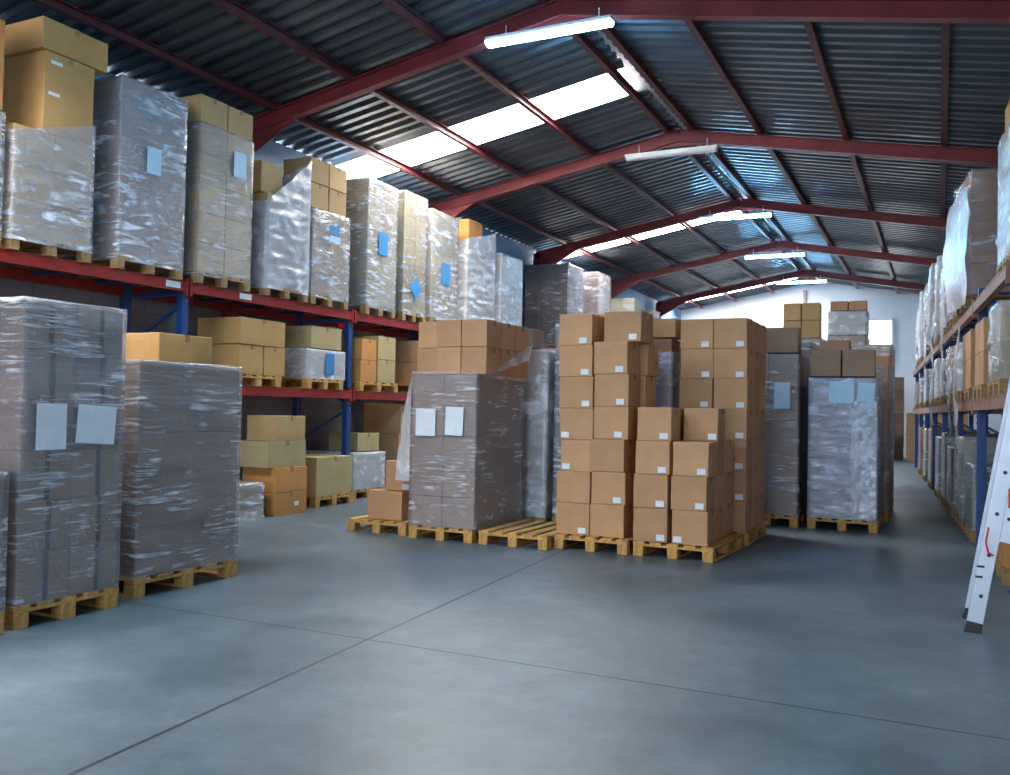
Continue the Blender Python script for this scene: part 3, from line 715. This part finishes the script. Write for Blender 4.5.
for k in range(2): carton(-8.3, 13.4, zm + Z + k * .38, .6, .6, .375, f'brown box, {"upper" if k else "lower"} one on the middle beams beyond the pale tan pair', 'kraft', 0, group=mg)
for q, yy in enumerate((5.0, 6.0)):
    lm(yy - .1, yy + .75, f'pallet on the middle beams behind the tallest left stack, {"right" if q else "left"} one')
    carton(-8.45, yy + .33, zm + Z, .7, .7, .40, f'brown box behind the tallest left stack on the middle beams, {"right" if q else "left"} one', 'kraft', 0, group=mg)
# far bays of the middle level
for q, yy in enumerate((15.2, 16.5, 18.6, 20.0)):
    lm(yy, yy + .9, f'pallet on the middle beams of the far left bays, {ORD[q+1]} beyond the wrapped stack')
    load(-8.52, yy + .45, zm + Z, 1.0, .84, .8, f'pale wrapped boxes on middle beams of far left bays, {ORD[q+1]} beyond the wrapped stack', 2, 2, 2, 'tan', 'film_mid')
# floor level under the rack
gg = 'boxes on the floor under the left rack'
load(-8.15, 8.62, .0, .85, .68, .46, 'low tan box under sagging film on the floor under the left rack', 1, 1, 1, 'tan', 'film_mid', amp=.03, flare=.05)
carton(-7.98, 9.5, 0, .55, .64, .30, 'bottom box of the four-high pile with a white sticker, under the left rack', 'orange', .0, [('r', .1, .14, .09, .06, 'paper')], group=gg)
carton(-7.98, 9.5, .303, .55, .66, .32, 'second box from the floor in the four-high pile under the left rack', 'orange', .02, group=gg)
carton(-8.05, 9.44, .626, .62, .78, .34, 'wide greenish box, third up in the four-high pile under the left rack', 'olive', 0, group=gg)
carton(-8.0, 9.52, .969, .5, .60, .33, 'top box of the four-high pile under the left rack', 'tan', .03, group=gg)
pallet(-8.45, 10.72, 0, 'pallet under the squat greenish box on the floor by the blue post', .9, 1.1, pi / 2)
carton(-8.3, 10.72, Z, .78, .86, .56, 'squat greenish box on a pallet, right of the four-high pile', 'olive', 0, group=gg)
on_pallet(-9.1, -8.15, 11.5, 12.4, .72, 'low wrapped stack topped by a pale box, right of the blue post on the floor', 'pallet under the low wrapped stack right of the blue post', turned=True, nx=2, ny=2, nz=2, mat='olive', fm='film_white')
carton(-8.45, 11.95, .74, .55, .6, .28, 'pale box on the low wrapped stack right of the blue post', 'olive', 0, group=gg)
for k in range(3): carton(-8.5, 13.1, k * .5, .7, .7, .495, f'brown box, {("bottom", "middle", "top")[k]} of three on the floor beyond the low wrapped stack, left rack', 'kraft', .05 * k, group=gg)
for q, yy in enumerate((15.3, 17.2, 19.4)):
    load(-8.5, yy, 0, 1, .9, 1.1, f'wrapped stack on the floor of the far left bays, {ORD[q+1]} beyond the brown boxes', 2, 2, 3, 'kraft', 'film_mid')

# ---- right rack (slightly skewed to the hall)
A = math.atan(.06); ROX, ROY = .53, 9.0
def RW(s, dep):  # along, depth into the rack
    return ROX - sin(A) * s + cos(A) * dep, ROY + cos(A) * s + sin(A) * dep
RZ2 = (1.66, 2.76)
posts = [-.35 + 2.85 * i for i in range(8)]
rack('pallet_rack', ROX, ROY, A, posts, RZ2, 1.0, 'long pallet rack with blue posts along the right side of the aisle', -1, bm_mats=('beam2',))
def rt(s0, s1, zbase, top, label, pl, d0=-.06, d1=1.06, **kw):
    w, d = d1 - d0, s1 - s0
    x, y = RW((s0 + s1) / 2, (d0 + d1) / 2)
    pallet(x, y, zbase, pl, d, w, A + pi / 2, 'pallets in the right rack')
    kw.setdefault('nx', 2); kw.setdefault('ny', 2); kw.setdefault('nz', 4)
    rr2 = kw.pop('rzx', 0)
    tail = kw.pop('tail', None)
    lo = load(x, y, zbase + Z, w - .04, d - .04, top - zbase - Z, label, rz=A + rr2, group='stacks in the right rack', **kw)
    if tail:
        b2 = bmesh.new(); g = []; yo, wd, ln, zt0 = tail; hw = -w / 2 - .03
        for j in range(12):
            f = j / 11
            g.append([b2.verts.new((hw - .05 * sin(f * 3) - .04 * noise.noise(Vector((j * .5, i * .8, yo * 9))), yo + (i / 5 - .5) * wd * (1 - .5 * abs(f - .4)) + .06 * noise.noise(Vector((j * .4, 3, yo * 7))), zt0 - f * (ln + zt0))) for i in range(6)])
        for j in range(11):
            for i in range(5): b2.faces.new((g[j][i], g[j][i + 1], g[j + 1][i + 1], g[j + 1][i]))
        ob('loose_film', b2, M['film_sheet'], lo, smooth=True)
zt = RZ2[1] + .002; zmr = RZ2[0] + .002
tops_ = [(-.1, .8, 4.06, 'film_white', 'tan'), (2.95, 4.1, 4.40, 'film', 'kraft'), (4.45, 5.25, 4.3, 'film_white', 'kraft2'), (5.75, 6.6, 4.25, 'film_white', 'kraft2'), (7.1, 7.9, 3.9, 'film_white', 'kraft'),
        (8.5, 9.3, 4.3, 'film_white', 'tan'), (10.6, 11.5, 4.5, 'film_white', 'kraft'), (12.4, 13.3, 4.35, 'film_mid', 'kraft'), (14.9, 15.8, 4.5, 'film_white', 'tan'), (16.6, 17.5, 4.3, 'film_mid', 'tan')]
for q, (a, b_, tp, fm_, mt) in enumerate(tops_):
    o_ = ('first', 'second', 'third', 'fourth', 'fifth', 'sixth', 'seventh', 'eighth', 'ninth', 'tenth', 'eleventh', 'twelfth')[q]
    nice = {0: 'white wrapped stack cut by the right photo edge, top of the right rack', 1: 'white filmed stack with bare brown end, next to the photo-edge stack on right rack'}.get(q, f'white filmed stack on the top beams of the right rack, {o_} from the near end')
    rt(a, b_, zt, tp, nice, f'pallet on the top beams of the right rack, {o_} from the near end', fm=fm_, mat=mt, amp=.03, billow=(0, 0, .08, .12, .05, .14, .1, .08, .08, .05, .05)[q], tops=None, d0=(0, -.10)[q] if q < 2 else -.06, rzx=.09 if q == 1 else 0, tail={1: (.0, 1.7, .1, 1.3), 3: (0, .35, .9, .45), 5: (-.1, .4, .7, .45), 6: (.2, .4, .9, .45)}.get(q))
x_, y_ = RW(.35, .45)
carton(x_, y_, 4.09, .8, .7, .3, 'orange brown box on the white stack cut by the right photo edge', 'honey', A)
mids = [(.0, .9, 2.5, 'film', 'tan'), (1.45, 2.35, 2.5, 'film', 'kraft'), (2.8, 3.9, 2.5, 'film', 'kraft'), (4.3, 5.1, 2.45, 'film_white', 'tan'), (5.7, 6.5, 2.5, 'film_mid', 'kraft'), (6.95, 7.8, 2.4, 'film_mid', 'tan'), (8.6, 9.5, 2.5, 'film_white', 'kraft'),
        (10.2, 11.2, 2.4, 'film_mid', 'orange'), (12.5, 13.4, 2.5, 'film_white', 'tan'), (14.8, 15.8, 2.4, 'film_mid', 'orange'), (17.4, 18.4, 2.4, 'film', 'kraft')]
for q, (a, b_, tp, fm_, mt) in enumerate(mids):
    o_ = ('first', 'second', 'third', 'fourth', 'fifth', 'sixth', 'seventh', 'eighth', 'ninth', 'tenth', 'eleventh', 'twelfth')[q]
    rt(a, b_, zmr, tp, f'filmed boxes on the middle beams of the right rack, {o_} from the near end', f'pallet on the middle beams of the right rack, {o_} from the near end', fm=fm_, mat=mt, amp=.02, nz=2, film_on=q not in (1, 2), tail={2: (.3, .28, .6, .8), 3: (.0, .3, .6, .45), 6: (0, .3, .5, .45)}.get(q))
# floor level
fl_ = [(-.0, .95, .95, 'orange', 'film'), (2.9, 3.9, .9, 'dark', 'film'), (4.2, 5.2, 1.2, 'olive', 'film_mid'), (5.8, 6.8, 1.0, 'dark', 'film'), (7.2, 8.1, 1.2, 'tan', 'film_mid'), (8.8, 9.8, 1.1, 'dark', 'film_blue'), (11.2, 12.2, 1.2, 'kraft', 'film'), (13.4, 14.4, 1.2, 'tan', 'film_mid'), (16.0, 17.0, 1.2, 'orange', 'film')]
for q, (a, b_, tp, mt, fm_) in enumerate(fl_):
    o_ = ('first', 'second', 'third', 'fourth', 'fifth', 'sixth', 'seventh', 'eighth', 'ninth', 'tenth')[q]
    rt(a, b_, 0, tp, ('orange boxes on the floor pallet behind the ladder, right photo edge' if q == 0 else f'low stack on the floor of the right rack, {o_} from the near end'), ('pallet on the floor behind the ladder' if q == 0 else f'floor pallet in the right rack, {o_} from the near end'), fm=fm_, mat=mt, nz=2, d0=-.02, film_on=q != 0)

# ================================================================== ladder
lad = empty('folding_ladder', (.215, 6.92, 0), 0, 'aluminium folding ladder with red fittings standing at the right edge beside the aisle', 'ladder')
ls = .165; LH = 3.05
def lp(z, dx=0, dy=0): return (ls * z + dx, dy, z)
for k, dy in enumerate((0, .46)):
    bm = bmesh.new(); bar_bm(bm, lp(.04, 0, dy), lp(LH, 0, dy), .028, .10, up=Vector((1, 0, 0)), bevel=.004); st = ob('stile', bm, M['alu'], lad)
    bm = bmesh.new()
    for i in range(9 if k == 0 else 0):
        z = .25 + i * .28
        r_ = bmesh.ops.create_cone(bm, cap_ends=True, segments=14, radius1=.013, radius2=.013, depth=.006)
        bmesh.ops.transform(bm, matrix=Matrix.Translation((ls * z + .005, -.017, z)) @ Matrix.Rotation(pi / 2, 4, 'X'), verts=r_['verts'])
    if k == 0: ob('rung_plug', bm, M['black'], st)
    bm = bmesh.new(); bar_bm(bm, lp(.0, -.0, dy), lp(.07, 0, dy),   .04, .10, up=Vector((1, 0, 0)), bevel=.006); box_bm(bm, (.0, dy, .012), (.11, .05, .022), bevel=.004)
    ob('rubber_foot', bm, M['black'], lad)
    bm = bmesh.new(); bar_bm(bm, lp(.62, .078, dy), lp(LH - .12, .078, dy), .026, .085, up=Vector((1, 0, 0)), bevel=.004); st2 = ob('sliding_stile', bm, M['alu'], lad)
    if k == 0:
        bm = bmesh.new()
        for i in range(8):
            z = .78 + i * .28
            r_ = bmesh.ops.create_cone(bm, cap_ends=True, segments=14, radius1=.012, radius2=.012, depth=.006)
            bmesh.ops.transform(bm, matrix=Matrix.Translation((ls * z + .08, -.016, z)) @ Matrix.Rotation(pi / 2, 4, 'X'), verts=r_['verts'])
        ob('rung_plug', bm, M['black'], st2)
for i in range(10):
    bm = bmesh.new(); z = .25 + i * .28; bar_bm(bm, lp(z, 0, .015), lp(z, 0, .445), .032, .028, bevel=.004); ob('rung', bm, M['alu'], lad)
for i in range(8):
    bm = bmesh.new(); z = .78 + i * .28; bar_bm(bm, lp(z, .078, .015), lp(z, .078, .445), .028, .026, bevel=.004); ob('rung', bm, M['alu'], lad)
TX = 2 * ls * LH + .02
for dy in (0.0, .46):
    bm = bmesh.new(); bar_bm(bm, (TX, dy, .04), (ls * LH + .02, dy, LH), .028, .08, up=Vector((1, 0, 0)), bevel=.004); ob('stile', bm, M['alu'], lad)
    bm = bmesh.new(); bar_bm(bm, (TX + .01, dy, 0), (TX, dy, .07), .04, .10, up=Vector((1, 0, 0)), bevel=.006); ob('rubber_foot', bm, M['black'], lad)
    bm = bmesh.new(); r_ = bmesh.ops.create_cone(bm, cap_ends=True, segments=20, radius1=.06, radius2=.06, depth=.05); bmesh.ops.transform(bm, matrix=Matrix.Translation((ls * LH + .01, dy, LH)) @ Matrix.Rotation(pi / 2, 4, 'X'), verts=r_['verts']); ob('hinge', bm, M['black'], lad)
for i in range(10):
    z = .25 + i * .28; x_ = TX - ls * z; bm = bmesh.new(); bar_bm(bm, (x_, .015, z), (x_, .445, z), .032, .028, bevel=.004); ob('rung', bm, M['alu'], lad)
bm = bmesh.new()
pts = [lp(.72 - .02 * 0, -.03, -.03), lp(.62, -.03, -.035), lp(.55, -.005, -.035), lp(.53, .03, -.035)]
for a, b_ in zip(pts[:-1], pts[1:]): bar_bm(bm, a, b_, .012, .014, up=Vector((0, 1, 0)), bevel=.003)
ob('red_hook', bm, M['redplastic'], lad)
bm = bmesh.new(); box_bm(bm, lp(.92, .07, -.020), (.035, .004, .13)); ob('red_label', bm, M['redplastic'], lad)
bm = bmesh.new(); bar_bm(bm, lp(1.12, .125, -.02), lp(1.52, .125, -.02), .014, .02, up=Vector((1, 0, 0)), bevel=.003); ob('red_strap', bm, M['redplastic'], lad)
bm = bmesh.new()
for z in (.38, .45): box_bm(bm, lp(z, -.03, -.018), (.045, .008, .014))
ob('black_clip', bm, M['black'], lad)

# ================================================================== light, sky, camera
w = bpy.data.worlds.new('daylight'); sc.world = w; w.use_nodes = True
bg = w.node_tree.nodes['Background']; bg.inputs[0].default_value = (.80, .90, 1.0, 1); bg.inputs[1].default_value = 8.6
def area(name, loc, rot, sx, sy, e, c, portal=False):
    l = bpy.data.lights.new(name, 'AREA'); l.shape = 'RECTANGLE'; l.size = sx; l.size_y = sy; l.energy = e; l.color = c
    if portal: l.cycles.is_portal = True
    o = bpy.data.objects.new(name, l); COL.objects.link(o); o.location = loc; o.rotation_euler = rot; return o
area('door_daylight', ((dx0 + dx1) / 2, Y0 - .3, dz / 2), (radians(90), 0, 0), dx1 - dx0, dz, 1, (1, 1, 1), True)

cam = bpy.data.cameras.new('camera'); co = bpy.data.objects.new('camera', cam); COL.objects.link(co)
cam.sensor_fit = 'HORIZONTAL'; cam.sensor_width = 36; cam.lens = 898.42 / 1010 * 36; cam.clip_end = 200
yaw, pit, rol = .450846, .0238062, .0202551
F = Vector((-sin(yaw) * cos(pit), cos(yaw) * cos(pit), sin(pit))); R0 = Vector((cos(yaw), sin(yaw), 0)); U0 = R0.cross(F)
Rr = R0 * cos(rol) + U0 * sin(rol); U = -R0 * sin(rol) + U0 * cos(rol)
co.matrix_world = Matrix.Translation((0, 0, 1.45)) @ Matrix((Rr, U, -F)).transposed().to_4x4()
sc.camera = co
sc.view_settings.view_transform = 'Standard'; sc.view_settings.look = 'None'; sc.view_settings.gamma = 1; sc.view_settings.exposure = .0
sc.view_settings.use_curve_mapping = False
sc.cycles.use_denoising = True
sc.cycles.max_bounces = 8; sc.cycles.diffuse_bounces = 4; sc.cycles.transparent_max_bounces = 16; sc.cycles.caustics_reflective = False; sc.cycles.caustics_refractive = False
sc.cycles.sample_clamp_indirect = 6
